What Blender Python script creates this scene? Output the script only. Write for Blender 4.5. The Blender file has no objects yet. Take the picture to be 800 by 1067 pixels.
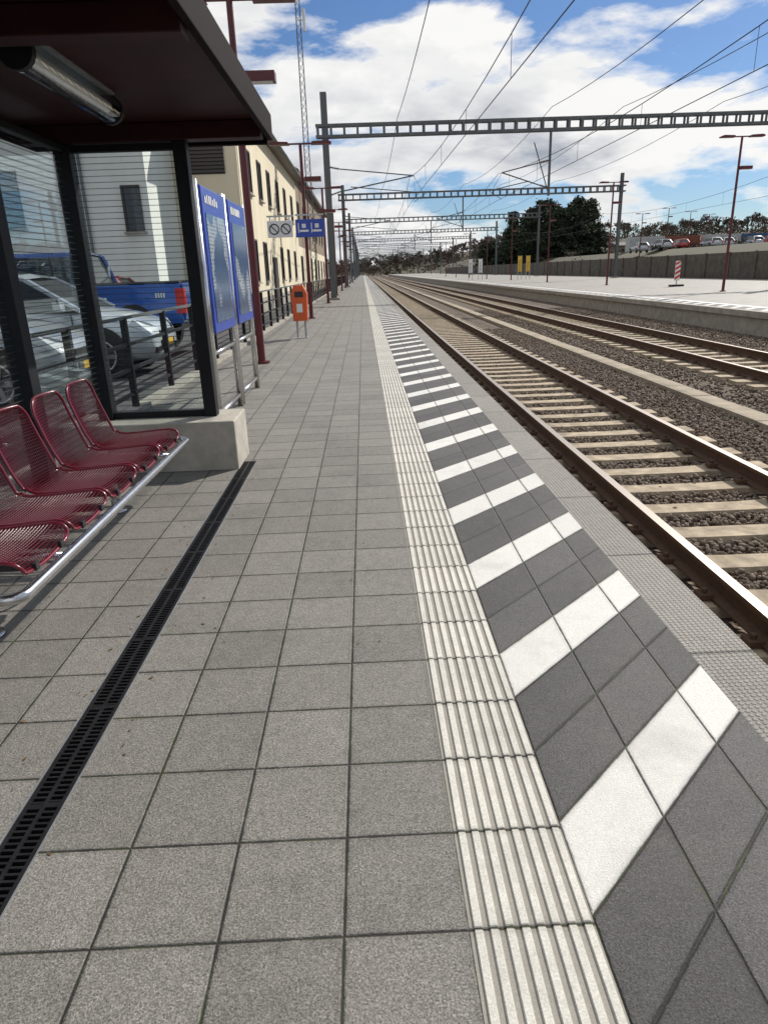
import bpy, math, random
import numpy as np
from mathutils import Vector, Matrix
random.seed(7); rng=np.random.default_rng(7)
sc=bpy.context.scene
sc.view_settings.view_transform='Standard'
try: sc.view_settings.look='None'
except: pass
sc.view_settings.exposure=0

# ------------------------------------------------------------ node helpers
class G:
    def __init__(s,nt): s.nt=nt; s.L=nt.links
    def n(s,t,**k):
        o=s.nt.nodes.new(t)
        for a,b in k.items(): setattr(o,a,b)
        return o
    def put(s,sock,v):
        if hasattr(v,'is_output'): s.L.new(v,sock)
        elif v is not None: sock.default_value=v
    def m(s,op,a,b=None,c=None,clamp=False):
        o=s.n('ShaderNodeMath',operation=op); o.use_clamp=clamp
        s.put(o.inputs[0],a); s.put(o.inputs[1],b); s.put(o.inputs[2],c)
        return o.outputs[0]
    def ramp(s,v,a,b,x=0.0,y=1.0):
        o=s.n('ShaderNodeMapRange'); o.clamp=True
        s.put(o.inputs[0],v); s.put(o.inputs[1],a); s.put(o.inputs[2],b); s.put(o.inputs[3],x); s.put(o.inputs[4],y)
        return o.outputs[0]
    def mix(s,f,a,b,bt='MIX'):
        o=s.n('ShaderNodeMix',data_type='RGBA',blend_type=bt); 
        s.put(o.inputs[0],f)
        s.put(o.inputs[6],col(a)); s.put(o.inputs[7],col(b))
        return o.outputs[2]
    def noise(s,vec,scale,detail=2,rough=.5,dist=0):
        o=s.n('ShaderNodeTexNoise'); s.put(o.inputs['Vector'],vec)
        o.inputs['Scale'].default_value=scale;o.inputs['Detail'].default_value=detail
        o.inputs['Roughness'].default_value=rough;o.inputs['Distortion'].default_value=dist
        return o.outputs[0]
    def voro(s,vec,scale,out=0,feature='F1'):
        o=s.n('ShaderNodeTexVoronoi',feature=feature); s.put(o.inputs['Vector'],vec); o.inputs['Scale'].default_value=scale
        return o.outputs[out]
    def comb(s,x,y,z):
        o=s.n('ShaderNodeCombineXYZ'); s.put(o.inputs[0],x);s.put(o.inputs[1],y);s.put(o.inputs[2],z); return o.outputs[0]
    def sep(s,v):
        o=s.n('ShaderNodeSeparateXYZ'); s.put(o.inputs[0],v); return o.outputs
    def white(s,v):
        o=s.n('ShaderNodeTexWhiteNoise',noise_dimensions='3D'); s.put(o.inputs['Vector'],v); return o.outputs[0]
    def bump(s,h,dist,strength=1.0,nrm=None):
        o=s.n('ShaderNodeBump'); s.put(o.inputs['Height'],h); o.inputs['Distance'].default_value=dist;o.inputs['Strength'].default_value=strength
        if nrm is not None: s.put(o.inputs['Normal'],nrm)
        return o.outputs[0]
def col(a):
    if isinstance(a,(tuple,list)): return (a[0],a[1],a[2],1.0)
    if isinstance(a,(int,float)): return (a,a,a,1.0)
    return a
def newmat(name):
    m=bpy.data.materials.new(name); m.use_nodes=True
    g=G(m.node_tree); b=m.node_tree.nodes['Principled BSDF']
    geo=g.n('ShaderNodeNewGeometry'); pos=geo.outputs['Position']
    return m,g,b,pos,geo
def simple(name,c,rough=.6,metal=0,var=.25,scale=3,bump=0,bscale=60,c2=None,spec=None,coat=0,streak=False):
    m,g,b,pos,geo=newmat(name)
    v=pos
    if streak:
        x,y,z=g.sep(pos); v=g.comb(x,y,g.m('MULTIPLY',z,.12))
    n1=g.noise(v,scale,3,.65)
    f=g.ramp(n1,.3,.7)
    ca=tuple(x*(1-var) for x in c); cb=c2 if c2 else tuple(min(1,x*(1+var)) for x in c)
    g.put(b.inputs['Base Color'],g.mix(f,ca,cb))
    b.inputs['Roughness'].default_value=rough
    if spec is not None: b.inputs['Specular IOR Level'].default_value=spec
    b.inputs['Metallic'].default_value=metal
    if coat: b.inputs['Coat Weight'].default_value=coat; b.inputs['Coat Roughness'].default_value=.04
    if bump: g.put(b.inputs['Normal'],g.bump(g.noise(pos,bscale,2,.6),bump))
    return m

# ------------------------------------------------------------ mesh builder
class MB:
    def __init__(s): s.v=[];s.f=[];s.m=[];s.mats=[]
    def mi(s,mat):
        if mat not in s.mats: s.mats.append(mat)
        return s.mats.index(mat)
    def add(s,vs,fs,mat):
        o=len(s.v); s.v+= [tuple(p) for p in vs]; i=s.mi(mat)
        for f in fs: s.f.append(tuple(o+k for k in f)); s.m.append(i)
    def box(s,x0,x1,y0,y1,z0,z1,mat):
        s.add([(x0,y0,z0),(x1,y0,z0),(x1,y1,z0),(x0,y1,z0),(x0,y0,z1),(x1,y0,z1),(x1,y1,z1),(x0,y1,z1)],
        [(0,3,2,1),(4,5,6,7),(0,1,5,4),(1,2,6,5),(2,3,7,6),(3,0,4,7)],mat)
    def bar(s,p0,p1,w,h,mat,up=(0,0,1)):
        p0=Vector(p0);p1=Vector(p1); d=(p1-p0).normalized(); u=Vector(up)
        if abs(d.dot(u))>.98: u=Vector((1,0,0))
        r=d.cross(u).normalized()*w/2; u=r.cross(d).normalized()*h/2
        vs=[p+a*r+b*u for p in (p0,p1) for a,b in ((-1,-1),(1,-1),(1,1),(-1,1))]
        s.add(vs,[(0,1,2,3),(7,6,5,4),(0,4,5,1),(1,5,6,2),(2,6,7,3),(3,7,4,0)],mat)
    def cyl(s,p0,p1,r0,mat,r1=None,n=12,caps=True):
        if r1 is None:r1=r0
        p0=Vector(p0);p1=Vector(p1); d=(p1-p0).normalized(); u=Vector((0,0,1)) if abs(d.z)<.9 else Vector((1,0,0))
        a=d.cross(u).normalized(); b=a.cross(d).normalized()
        vs=[];fs=[]
        for i in range(n):
            t=2*math.pi*i/n; e=a*math.cos(t)+b*math.sin(t); vs+=[p0+e*r0,p1+e*r1]
        for i in range(n):
            j=(i+1)%n; fs.append((2*i,2*j,2*j+1,2*i+1))
        if caps: fs.append(tuple(2*i for i in range(n))[::-1]); fs.append(tuple(2*i+1 for i in range(n)))
        s.add(vs,fs,mat)
    def tube(s,pts,r,mat,n=8,closed=False):
        pts=[Vector(p) for p in pts]; k=len(pts); vs=[];fs=[]
        for i,p in enumerate(pts):
            q0=pts[(i-1)%k] if (closed or i>0) else p; q1=pts[(i+1)%k] if (closed or i<k-1) else p
            d=(q1-q0).normalized(); u=Vector((0,0,1)) if abs(d.z)<.95 else Vector((1,0,0))
            a=d.cross(u).normalized(); b=a.cross(d).normalized()
            if i>0:
                pa=prev; a=(pa-d*pa.dot(d)).normalized(); b=a.cross(d).normalized()
            prev=a
            for j in range(n):
                t=2*math.pi*j/n; vs.append(p+(a*math.cos(t)+b*math.sin(t))*r)
        for i in range(k if closed else k-1):
            for j in range(n):
                j2=(j+1)%n; i2=(i+1)%k
                fs.append((i*n+j,i*n+j2,i2*n+j2,i2*n+j))
        if not closed: fs.append(tuple(range(n))); fs.append(tuple((k-1)*n+j for j in range(n)))
        s.add(vs,fs,mat)
    def quad(s,a,b,c,d,mat): s.add([a,b,c,d],[(0,1,2,3)],mat)
    def prism(s,prof,axis,a,b,mat,capmat=None):
        def P(p,t):
            if axis=='y': return (p[0],t,p[1])
            if axis=='x': return (t,p[0],p[1])
            return (p[0],p[1],t)
        n=len(prof); vs=[P(p,a) for p in prof]+[P(p,b) for p in prof]
        s.add(vs,[(i,(i+1)%n,n+(i+1)%n,n+i) for i in range(n)],mat)
        s.add(vs,[tuple(range(n))[::-1],tuple(range(n,2*n))],capmat or mat)
    def build(s,name,parent=None,loc=(0,0,0),rot=0,smooth=False,bevel=0,sub=0,autosm=False):
        me=bpy.data.meshes.new(name); me.from_pydata(s.v,[],s.f)
        for m in s.mats: me.materials.append(m)
        me.polygons.foreach_set('material_index',s.m)
        if smooth: me.polygons.foreach_set('use_smooth',[True]*len(s.f))
        me.update()
        o=bpy.data.objects.new(name,me); sc.collection.objects.link(o)
        o.location=loc; o.rotation_euler=(0,0,rot)
        if parent: o.parent=parent
        if bevel:
            b=o.modifiers.new('b','BEVEL'); b.width=bevel; b.segments=2; b.limit_method='ANGLE'
        if sub:
            b=o.modifiers.new('s','SUBSURF'); b.levels=sub; b.render_levels=sub
        return o
def root(name,loc=(0,0,0),rot=0):
    e=bpy.data.objects.new(name,None); sc.collection.objects.link(e); e.location=loc; e.rotation_euler=(0,0,rot); e.empty_display_size=.3
    return e
def npmesh(name,V,F,mat,parent=None,smooth=False):
    me=bpy.data.meshes.new(name); V=np.asarray(V,dtype=np.float32);F=np.asarray(F,dtype=np.int32)
    k=F.shape[1]
    me.vertices.add(len(V)); me.vertices.foreach_set('co',V.ravel())
    me.loops.add(F.size); me.loops.foreach_set('vertex_index',F.ravel())
    me.polygons.add(len(F)); me.polygons.foreach_set('loop_start',np.arange(0,F.size,k,dtype=np.int32)); 
    me.update(calc_edges=True); me.validate()
    me.materials.append(mat)
    o=bpy.data.objects.new(name,me); sc.collection.objects.link(o)
    if parent:o.parent=parent
    return o

# ------------------------------------------------------------ camera
W_,H_,f_=800,1067,708.0
p,psi,rho=math.radians(19.5),math.radians(1.0),math.radians(2.0)
R=Vector((math.cos(psi),-math.sin(psi),0)); F=Vector((math.sin(psi)*math.cos(p),math.cos(psi)*math.cos(p),-math.sin(p)))
U=Vector((math.sin(psi)*math.sin(p),math.cos(psi)*math.sin(p),math.cos(p)))
cr=R*math.cos(rho)-U*math.sin(rho); cu=R*math.sin(rho)+U*math.cos(rho)
M=Matrix((( cr.x,cu.x,-F.x,0),(cr.y,cu.y,-F.y,0),(cr.z,cu.z,-F.z,1.49),(0,0,0,1)))
cam=bpy.data.cameras.new('camera'); co=bpy.data.objects.new('camera',cam); sc.collection.objects.link(co)
co.matrix_world=M; cam.sensor_fit='VERTICAL'; cam.sensor_height=36; cam.lens=36*f_/H_; cam.clip_start=.05; cam.clip_end=4000
sc.camera=co

# ------------------------------------------------------------ light
S=Vector((.60,.62,.62)).normalized()
el=math.asin(S.z); az=math.atan2(S.x,S.y)
sun=bpy.data.lights.new('sun','SUN'); sun.energy=5.0; sun.angle=math.radians(.53); sun.color=(1,.94,.85)
so=bpy.data.objects.new('sun',sun); sc.collection.objects.link(so); so.rotation_euler=S.to_track_quat('Z','Y').to_euler()
w=bpy.data.worlds.new('World'); sc.world=w; w.use_nodes=True
g=G(w.node_tree); bg=w.node_tree.nodes['Background']
sky=g.n('ShaderNodeTexSky',sky_type='NISHITA'); sky.sun_disc=False; sky.sun_elevation=el; sky.sun_rotation=az
sky.air_density=1.0; sky.dust_density=.3; sky.ozone_density=2.0
d=g.n('ShaderNodeTexCoord').outputs['Generated']
x,y,z=g.sep(d)
zz=g.m('MAXIMUM',z,0)
k=g.m('DIVIDE',1.0,g.m('ADD',zz,.42))
cv=g.comb(g.m('ADD',g.m('MULTIPLY',x,k),3.7),g.m('ADD',g.m('MULTIPLY',y,k),1.3),g.m('MULTIPLY',zz,3.6))
n1=g.noise(cv,2.0,9,.57,.12)
n2=g.noise(cv,.9,1,.5)
dens=g.m('ADD',g.m('MULTIPLY',n1,.85),g.m('MULTIPLY',n2,.2))
dens=g.m('ADD',dens,g.ramp(zz,.14,.34,.085,.0))
dens=g.m('ADD',dens,g.ramp(x,0,.5,.02,-.03))
mask=g.ramp(dens,.505,.565)
cv2=g.n('ShaderNodeVectorMath',operation='ADD'); g.put(cv2.inputs[0],cv); cv2.inputs[1].default_value=(.06,.04,.20)
n1b=g.noise(cv2.outputs[0],2.0,5,.57,.12)
lit=g.ramp(g.m('SUBTRACT',n1,n1b),-.09,.10)
thick=g.ramp(dens,.53,.66)
shade=g.m('MULTIPLY',thick,g.m('SUBTRACT',1.0,g.m('MULTIPLY',lit,.95)))
ccol=g.mix(shade,(12.2,12.1,11.9),(4.6,5.1,6.0))
skyb=g.mix(1.0,sky.outputs[0],(.62,.80,1.06),'MULTIPLY')
g.put(bg.inputs[0],g.mix(mask,skyb,ccol)); bg.inputs[1].default_value=.08

# ------------------------------------------------------------ materials
def paving(name,x0,y0,pitch,base,skew=False,joint=.003,white=None,var=.16,pitchy=None,grain=1.0,rough=.62,dots=False,nojx=False,groove=False):
    m,g,b,pos,geo=newmat(name)
    x,y,z=g.sep(pos)
    mid=g.noise(pos,16,3,.65)
    wobm=g.m('MULTIPLY',g.m('SUBTRACT',mid,.5),.006)
    py=pitchy or pitch
    yy=g.m('SUBTRACT',y,x) if skew else y
    uu=g.m('DIVIDE',g.m('SUBTRACT',x,x0),pitch); vv=g.m('DIVIDE',g.m('SUBTRACT',yy,y0),py)
    fu=g.m('FRACT',uu); fv=g.m('FRACT',vv)
    du=g.m('MULTIPLY',g.m('MINIMUM',fu,g.m('SUBTRACT',1,fu)),pitch)
    dv=g.m('MULTIPLY',g.m('MINIMUM',fv,g.m('SUBTRACT',1,fv)),py*(.707 if skew else 1))
    dd=dv if nojx else g.m('MINIMUM',du,dv)
    dd=g.m('ADD',dd,wobm)
    tile=g.ramp(dd,joint*.5,joint*1.3)
    idv=g.comb(g.m('FLOOR',uu),g.m('FLOOR',vv),3.3)
    r=g.white(idv)
    gr=g.noise(pos,190,2,.75); sp=g.voro(pos,240,1); spr=g.sep(sp)[0]
    big=g.noise(pos,1.7,4,.65)
    br=g.m('ADD',g.ramp(r,0,1,1-var,1+var),g.m('MULTIPLY',g.m('SUBTRACT',big,.5),.7))
    br=g.m('ADD',br,g.m('MULTIPLY',g.m('SUBTRACT',mid,.5),.4))
    br=g.m('MULTIPLY',br,g.ramp(gr,.3,.7,1-.5*grain,1+.5*grain))
    br=g.m('MULTIPLY',br,g.ramp(spr,0,1,1-.36*grain,1+.36*grain))
    c=g.n('ShaderNodeVectorMath',operation='SCALE')
    if white:
        idx=g.m('FLOORED_MODULO',g.m('FLOOR',vv),3.0)
        isw=g.m('LESS_THAN',idx,.5)
        cc=g.mix(isw,base,white); g.put(c.inputs[0],cc)
        br=g.mix(isw,br,g.m('ADD',.90,g.m('MULTIPLY',g.m('SUBTRACT',br,1),.22)))
    else: c.inputs[0].default_value=base[:3]
    g.put(c.inputs[3],br)
    dirt=g.ramp(big,.52,.75,0,.35)
    cc=g.mix(dirt,c.outputs[0],(.10,.09,.075))
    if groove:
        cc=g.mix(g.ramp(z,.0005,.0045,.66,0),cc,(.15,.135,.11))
    moss=g.ramp(g.noise(pos,3.5,2,.6),.48,.6)
    jc=g.mix(moss,(.022,.02,.017),(.038,.048,.014))
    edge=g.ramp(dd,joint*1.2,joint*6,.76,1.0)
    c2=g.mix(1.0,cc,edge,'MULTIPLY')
    g.put(b.inputs['Base Color'],g.mix(tile,jc,c2))
    b.inputs['Roughness'].default_value=rough+.05
    b.inputs['Specular IOR Level'].default_value=.35
    h=g.m('ADD',g.m('MULTIPLY',g.ramp(dd,joint*.4,joint*2.2),.004),g.m('MULTIPLY',gr,.0022*grain))
    if dots:
        ax=g.m('SUBTRACT',g.m('FRACT',g.m('MULTIPLY',x,45)),.5); ay=g.m('SUBTRACT',g.m('FRACT',g.m('MULTIPLY',y,45)),.5)
        rr=g.m('SQRT',g.m('ADD',g.m('MULTIPLY',ax,ax),g.m('MULTIPLY',ay,ay)))
        h=g.m('ADD',h,g.ramp(rr,.2,.42,.0035,0))
    g.put(b.inputs['Normal'],g.bump(h,1.0,1.0))
    return m
m_pave=paving('grey_paving',.19,1.19,.3,(.200,.190,.172),var=.12)
m_hatch=paving('hatch_paving',.49,.72,.3,(.073,.071,.070),skew=True,white=(.74,.73,.69),var=.2)
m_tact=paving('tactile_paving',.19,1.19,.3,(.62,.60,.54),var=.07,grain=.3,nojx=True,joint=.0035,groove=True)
m_edge=paving('edge_stone',1.25,1.35,.27,(.24,.225,.20),pitchy=1.0,dots=True,nojx=True,var=.08,grain=.7)
m_conc=simple('concrete',(.33,.305,.26),.85,var=.25,scale=3,bump=.004,bscale=60)
m_plinth=simple('plinth_concrete',(.44,.41,.35),.85,var=.2,scale=5,bump=.003,bscale=90)
m_cdark=simple('dark_concrete',(.10,.088,.072),.9,var=.35,scale=2,bump=.005,bscale=30)
m_trough=simple('trough_concrete',(.32,.27,.20),.9,var=.25,scale=3,bump=.004,bscale=40)
m_sleep=simple('sleeper_concrete',(.38,.31,.22),.9,var=.35,scale=6,bump=.003,bscale=60)
m_asph=simple('asphalt',(.07,.07,.07),.85,var=.25,scale=2,bump=.004,bscale=150)
m_black=simple('cast_iron',(.018,.018,.02),.5,metal=.5,var=.3,scale=20)
m_galv=simple('galvanised_steel',(.42,.43,.44),.42,metal=.7,var=.15,scale=10)
m_stain=simple('stainless_steel',(.62,.62,.62),.24,metal=1,var=.08,scale=20)
m_gantry=simple('weathered_steel',(.12,.13,.135),.6,metal=.3,var=.2,scale=3,streak=True)
m_anth=simple('anthracite_paint',(.010,.012,.015),.55,var=.15,scale=6,spec=.25)
m_fascia=simple('roof_fascia_paint',(.010,.005,.006),.8,var=.2,scale=4,spec=.1)
m_red=simple('dark_red_paint',(.10,.010,.014),.4,var=.18,scale=6)
m_seat=simple('seat_red_coating',(.17,.007,.024),.3,var=.12,scale=30,coat=.4)
m_roofin=simple('roof_underside',(.035,.009,.011),.6,var=.2,scale=3,spec=.2)
m_blue=simple('sign_blue',(.02,.06,.36),.3,var=.06)
m_white=simple('white_paint',(.72,.72,.70),.4,var=.05)
m_dark=simple('dark_plastic',(.02,.02,.022),.5,var=.1)
m_orange=simple('orange_paint',(.62,.10,.02),.4,var=.1,scale=6)
m_yellow=simple('yellow_paint',(.7,.42,.02),.5,var=.08)
m_redsig=simple('signal_red',(.6,.03,.02),.45,var=.08)
m_cream=simple('cream_render',(.68,.61,.45),.9,var=.1,scale=.8,streak=True)
m_whiteR=simple('white_render',(.80,.79,.73),.9,var=.07,scale=.8,streak=True)
m_brownR=simple('brown_render',(.22,.17,.12),.9,var=.15,scale=.8)
m_roof=simple('roof_metal',(.06,.045,.04),.5,var=.2,scale=1)
m_frame=simple('window_frame',(.05,.04,.035),.5,var=.1)
m_wire=simple('wire',(.03,.03,.03),.5,metal=.5,var=.1)
m_insul=simple('insulator',(.10,.05,.035),.3,var=.1)
m_tyre=simple('tyre',(.02,.02,.02),.8,var=.1)
m_rim=simple('rim',(.4,.4,.42),.3,metal=.9,var=.05)
m_lens=simple('headlight_lens',(.75,.78,.8),.08,var=.03)
m_tail=simple('tail_light',(.55,.01,.01),.15,var=.05)
def paint(n,c): return simple(n,c,.28,metal=.35,var=.03,coat=.9)
m_silver=paint('silver_car_paint',(.42,.45,.48)); m_pale=paint('pale_car_paint',(.52,.56,.60)); m_bluec=paint('blue_car_paint',(.02,.10,.42)); m_redc=paint('red_car_paint',(.3,.02,.02))
def glassmat(name,stripes):
    m,g,b,pos,geo=newmat(name)
    x,y,z=g.sep(pos)
    tr=g.n('ShaderNodeBsdfTransparent'); tr.inputs[0].default_value=(.90,.94,.94,1)
    gl=g.n('ShaderNodeBsdfGlossy'); gl.inputs['Roughness'].default_value=.01; gl.inputs[0].default_value=(.9,.95,1,1)
    fr=g.n('ShaderNodeFresnel'); fr.inputs[0].default_value=1.45
    mx=g.n('ShaderNodeMixShader'); g.put(mx.inputs[0],g.m('ADD',g.m('MULTIPLY',fr.outputs[0],.3),.01)); g.L.new(tr.outputs[0],mx.inputs[1]); g.L.new(gl.outputs[0],mx.inputs[2])
    out=mx.outputs[0]
    if stripes:
        df=g.n('ShaderNodeBsdfDiffuse'); df.inputs[0].default_value=(.08,.085,.09,1)
        st=g.m('LESS_THAN',g.m('FRACT',g.m('MULTIPLY',z,1/.042)),.12)
        m2=g.n('ShaderNodeMixShader'); g.put(m2.inputs[0],g.m('MULTIPLY',st,.5)); g.L.new(out,m2.inputs[1]); g.L.new(df.outputs[0],m2.inputs[2]); out=m2.outputs[0]
    g.L.new(out,m.node_tree.nodes['Material Output'].inputs[0])
    return m
m_glass=glassmat('striped_glass',True); m_clear=glassmat('clear_glass',False)
m_win=simple('window_glass',(.03,.04,.05),.06,var=.3,scale=.6)
m_cglass=simple('car_glass',(.015,.02,.022),.05,var=.1)

def ballastmat(name,ca,cb,isl):
    m,g,b,pos,geo=newmat(name)
    if isl: r=geo.outputs['Random Per Island']
    else: r=g.voro(pos,20,1); r=g.sep(r)[0]
    c=g.mix(r,ca,cb)
    big=g.noise(pos,1.0,3,.6)
    c=g.mix(g.ramp(big,.3,.7,.1,.6),c,(.14,.09,.055))
    g.put(b.inputs['Base Color'],c)
    b.inputs['Roughness'].default_value=.9
    if not isl:
        h=g.voro(pos,22); g.put(b.inputs['Normal'],g.bump(g.m('SUBTRACT',1,h),.05))
    return m
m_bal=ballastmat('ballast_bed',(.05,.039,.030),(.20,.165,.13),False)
m_stone=ballastmat('ballast_stone',(.055,.043,.034),(.32,.265,.215),True)

def railmat():
    m,g,b,pos,geo=newmat('rail_steel')
    nz=g.sep(geo.outputs['Normal'])[2]; z=g.sep(pos)[2]
    top=g.m('MULTIPLY',g.ramp(nz,.6,.9),g.m('GREATER_THAN',z,-.458))
    rust=g.mix(g.noise(pos,25,3,.7),(.045,.025,.016),(.14,.075,.04))
    g.put(b.inputs['Base Color'],g.mix(top,rust,(.42,.37,.32))); g.put(b.inputs['Metallic'],g.m('MULTIPLY',top,.85)); g.put(b.inputs['Roughness'],g.ramp(top,0,1,.85,.45))
    return m
m_rail=railmat()

# ------------------------------------------------------------ ground
mb=MB()
gm=simple('grass_ground',(.06,.06,.032),.95,var=.4,scale=.05,c2=(.10,.085,.05))
mb.quad((-1500,-300,-.95),(1500,-300,-.95),(1500,2500,-.95),(-1500,2500,-.95),gm)
mb.build('ground')
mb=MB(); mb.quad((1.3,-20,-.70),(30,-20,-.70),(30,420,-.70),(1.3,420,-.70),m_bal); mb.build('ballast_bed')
mb=MB(); mb.box(-90,-2.87,-20,300,-.9,-.04,m_asph); mb.build('parking_lot_ground')

# platform 1
P=root('platform')
Y0,Y1=-3,330
mb=MB()
DL,DR,DE=-1.095,-.965,5.66
mb.quad((-2.7,Y0,0),(DL,Y0,0),(DL,DE,0),(-2.7,DE,0),m_pave)
mb.quad((DR,Y0,0),(.19,Y0,0),(.19,DE,0),(DR,DE,0),m_pave)
mb.quad((-2.7,DE,0),(.19,DE,0),(.19,Y1,0),(-2.7,Y1,0),m_pave)
mb.quad((.49,Y0,0),(1.25,Y0,0),(1.25,Y1,0),(.49,Y1,0),m_hatch)
mb.build('paving_surface',P)
mb=MB()
prof=[(.19,0)]
nr=8; pw=.3/nr
for i in range(nr):
    a=.19+i*pw; prof+=[(a+pw*.22,0.0),(a+pw*.34,.0055),(a+pw*.78,.0055),(a+pw*.90,0.0)]
prof.append((.49,0))
for a,b_ in zip(prof[:-1],prof[1:]):
    mb.quad((a[0],Y0,a[1]),(b_[0],Y0,b_[1]),(b_[0],Y1,b_[1]),(a[0],Y1,a[1]),m_tact)
mb.build('tactile_strip',P)
mb=MB()
mb.prism([(1.25,0),(1.505,0),(1.515,-.012),(1.515,-.14),(1.38,-.16),(1.38,-.8),(1.25,-.8)][::-1],'y',Y0,Y1,m_edge,m_conc)
mb.build('edge_kerb',P)
mb=MB(); mb.box(-2.72,1.24,Y0-.5,Y1,-.85,-.12,m_cdark); mb.box(-2.86,-2.70,Y0,Y1,-.5,.06,m_conc); mb.build('platform_base',P)

# drain
D=root('drainage_channel')
mb=MB()
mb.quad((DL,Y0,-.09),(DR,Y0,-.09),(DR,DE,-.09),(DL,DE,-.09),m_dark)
mb.box(DL,DL+.006,Y0,DE,-.1,.001,m_galv);mb.box(DR-.006,DR,Y0,DE,-.1,.001,m_galv); mb.box(DL+.006,DR-.006,DE-.01,DE,-.1,.001,m_galv)
mb.box(DL+.006,DL+.02,Y0,DE-.01,-.02,-.001,m_black);mb.box(DR-.02,DR-.006,Y0,DE-.01,-.02,-.001,m_black);mb.box((DL+DR)/2-.006,(DL+DR)/2+.006,Y0,DE-.01,-.02,-.001,m_black)
mb.build('channel_frame',D)
mb=MB(); yy=.2
c=(DL+DR)/2; i=0
while yy<DE-.02:
    i+=1
    wd=.020 if i%22==0 else .008
    mb.box(DL+.02,c-.006,yy,yy+wd,-.02,-.003,m_black); mb.box(c+.006,DR-.02,yy+.006,yy+.006+wd,-.02,-.003,m_black)
    yy+=.0225
mb.build('grate_bars',D)
# small bits of leaf litter and grit on the paving
m_litter=simple('dry_leaf',(.14,.085,.035),.9,var=.4,scale=40)
mb=MB()
for i in range(130):
    if i%2: x_=random.choice([DR+.03,DL-.05])+random.gauss(0,.05); y_=random.uniform(1.2,6)
    else: x_=random.uniform(-2.5,.15); y_=random.uniform(1.2,14)
    if DL-.01<x_<DR+.01: continue
    s=random.uniform(.003,.009); a=random.uniform(0,6.28)
    pts=[(x_+s*math.cos(a+t)*k_,y_+s*math.sin(a+t)*k_,.002+random.uniform(0,.003)) for t,k_ in ((0,1.5),(1.2,.7),(2.4,.8),(3.1,1.3),(4.2,.6),(5.3,.7))]
    mb.add(pts,[(0,1,2,3,4,5)],m_litter)
mb.build('fallen_leaves')

# ------------------------------------------------------------ tracks
railprof=[(-.036,0),(.036,0),(.036,-.035),(.01,-.05),(.008,-.13),(.07,-.150),(.07,-.16),(-.07,-.16),(-.07,-.150),(-.008,-.13),(-.01,-.05),(-.036,-.035)]
def track(cx,y1,near=False,name='railway_track',y0=-5,zt=-.45):
    T=root(name)
    mb=MB()
    for s in (-1,1):
        mb.prism([(cx+s*.755+a,zt+b) for a,b in railprof][::-1],'y',y0,y1,m_rail)
    mb.build('rails',T)
    mb=MB(); yy=y0
    while yy<y1:
        hw=1.25; zt2=zt-.165
        for (a,b,w0,w1,z0,z1) in ((-hw,-.35,.14,.115,0,-.025),(-.35,.35,.115,.115,-.025,-.025),(.35,hw,.115,.14,-.025,0)):
            vs=[(cx+a,yy-w0,zt2+z0),(cx+a,yy+w0,zt2+z0),(cx+b,yy+w1,zt2+z1),(cx+b,yy-w1,zt2+z1),
                (cx+a,yy-w0-.03,zt2-.2),(cx+a,yy+w0+.03,zt2-.2),(cx+b,yy+w1+.03,zt2-.2),(cx+b,yy-w1-.03,zt2-.2)]
            mb.add(vs,[(0,3,2,1),(0,4,7,3),(1,2,6,5),(0,1,5,4),(3,7,6,2)],m_sleep)
        yy+=.6
    mb.build('sleepers',T)
    mb=MB(); yy=y0
    while yy<min(y1,40):
        for s in (-1,1):
            for q in (-1,1):
                xx=cx+s*.755+q*.10
                mb.box(xx-.045,xx+.045,yy-.05,yy+.05,zt-.165,zt-.13,m_rail); mb.cyl((xx,yy,zt-.13),(xx,yy,zt-.10),.02,m_rail,n=6)
        yy+=.6
    mb.build('fastenings',T)
TC1,TC2=3.02,7.95
track(TC1,400); track(TC2,400)
# stones
def ico():
    t=(1+5**.5)/2
    V=np.array([(-1,t,0),(1,t,0),(-1,-t,0),(1,-t,0),(0,-1,t),(0,1,t),(0,-1,-t),(0,1,-t),(t,0,-1),(t,0,1),(-t,0,-1),(-t,0,1)],float); V/=np.linalg.norm(V[0])
    F=np.array([(0,11,5),(0,5,1),(0,1,7),(0,7,10),(0,10,11),(1,5,9),(5,11,4),(11,10,2),(10,7,6),(7,1,8),(3,9,4),(3,4,2),(3,2,6),(3,6,8),(3,8,9),(4,9,5),(2,4,11),(6,2,10),(8,6,7),(9,8,1)])
    return V,F
iv,fi=ico()
def stones(n,x0,x1,y0,y1,zf,s0,s1,pw=1.6):
    X=rng.uniform(x0,x1,n); Y=y0+(y1-y0)*rng.uniform(0,1,n)**pw
    keep=np.ones(n,bool)
    for cx in (TC1,TC2):
        d=np.abs(X-cx); inside=d<1.3
        ph=((Y+5+.3)%.6)-.3
        keep&=~(inside&(np.abs(ph)<.145)&(rng.uniform(0,1,n)<.96))
        keep&=~(np.abs(d-.755)<.085)
    keep&=~((X>5.25)&(X<5.65))
    X=X[keep];Y=Y[keep];n=len(X)
    Z=zf+rng.uniform(-.02,.02,n)
    sc_=rng.uniform(s0,s1,(n,1,3))
    J=rng.uniform(.7,1.25,(n,12,1))
    V=iv[None]*J*sc_
    th=rng.uniform(0,6.28,n); c,s=np.cos(th)[:,None],np.sin(th)[:,None]
    ph=rng.uniform(0,6.28,n); c2,s2=np.cos(ph)[:,None],np.sin(ph)[:,None]
    x,y,z=V[...,0],V[...,1],V[...,2]
    y,z=y*c2-z*s2,y*s2+z*c2
    x,y=x*c-y*s,x*s+y*c
    V=np.stack([x+X[:,None],y+Y[:,None],z+Z[:,None]],-1).reshape(-1,3)
    Fc=(fi[None]+(np.arange(n)*12)[:,None,None]).reshape(-1,3)
    return V,Fc
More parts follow.
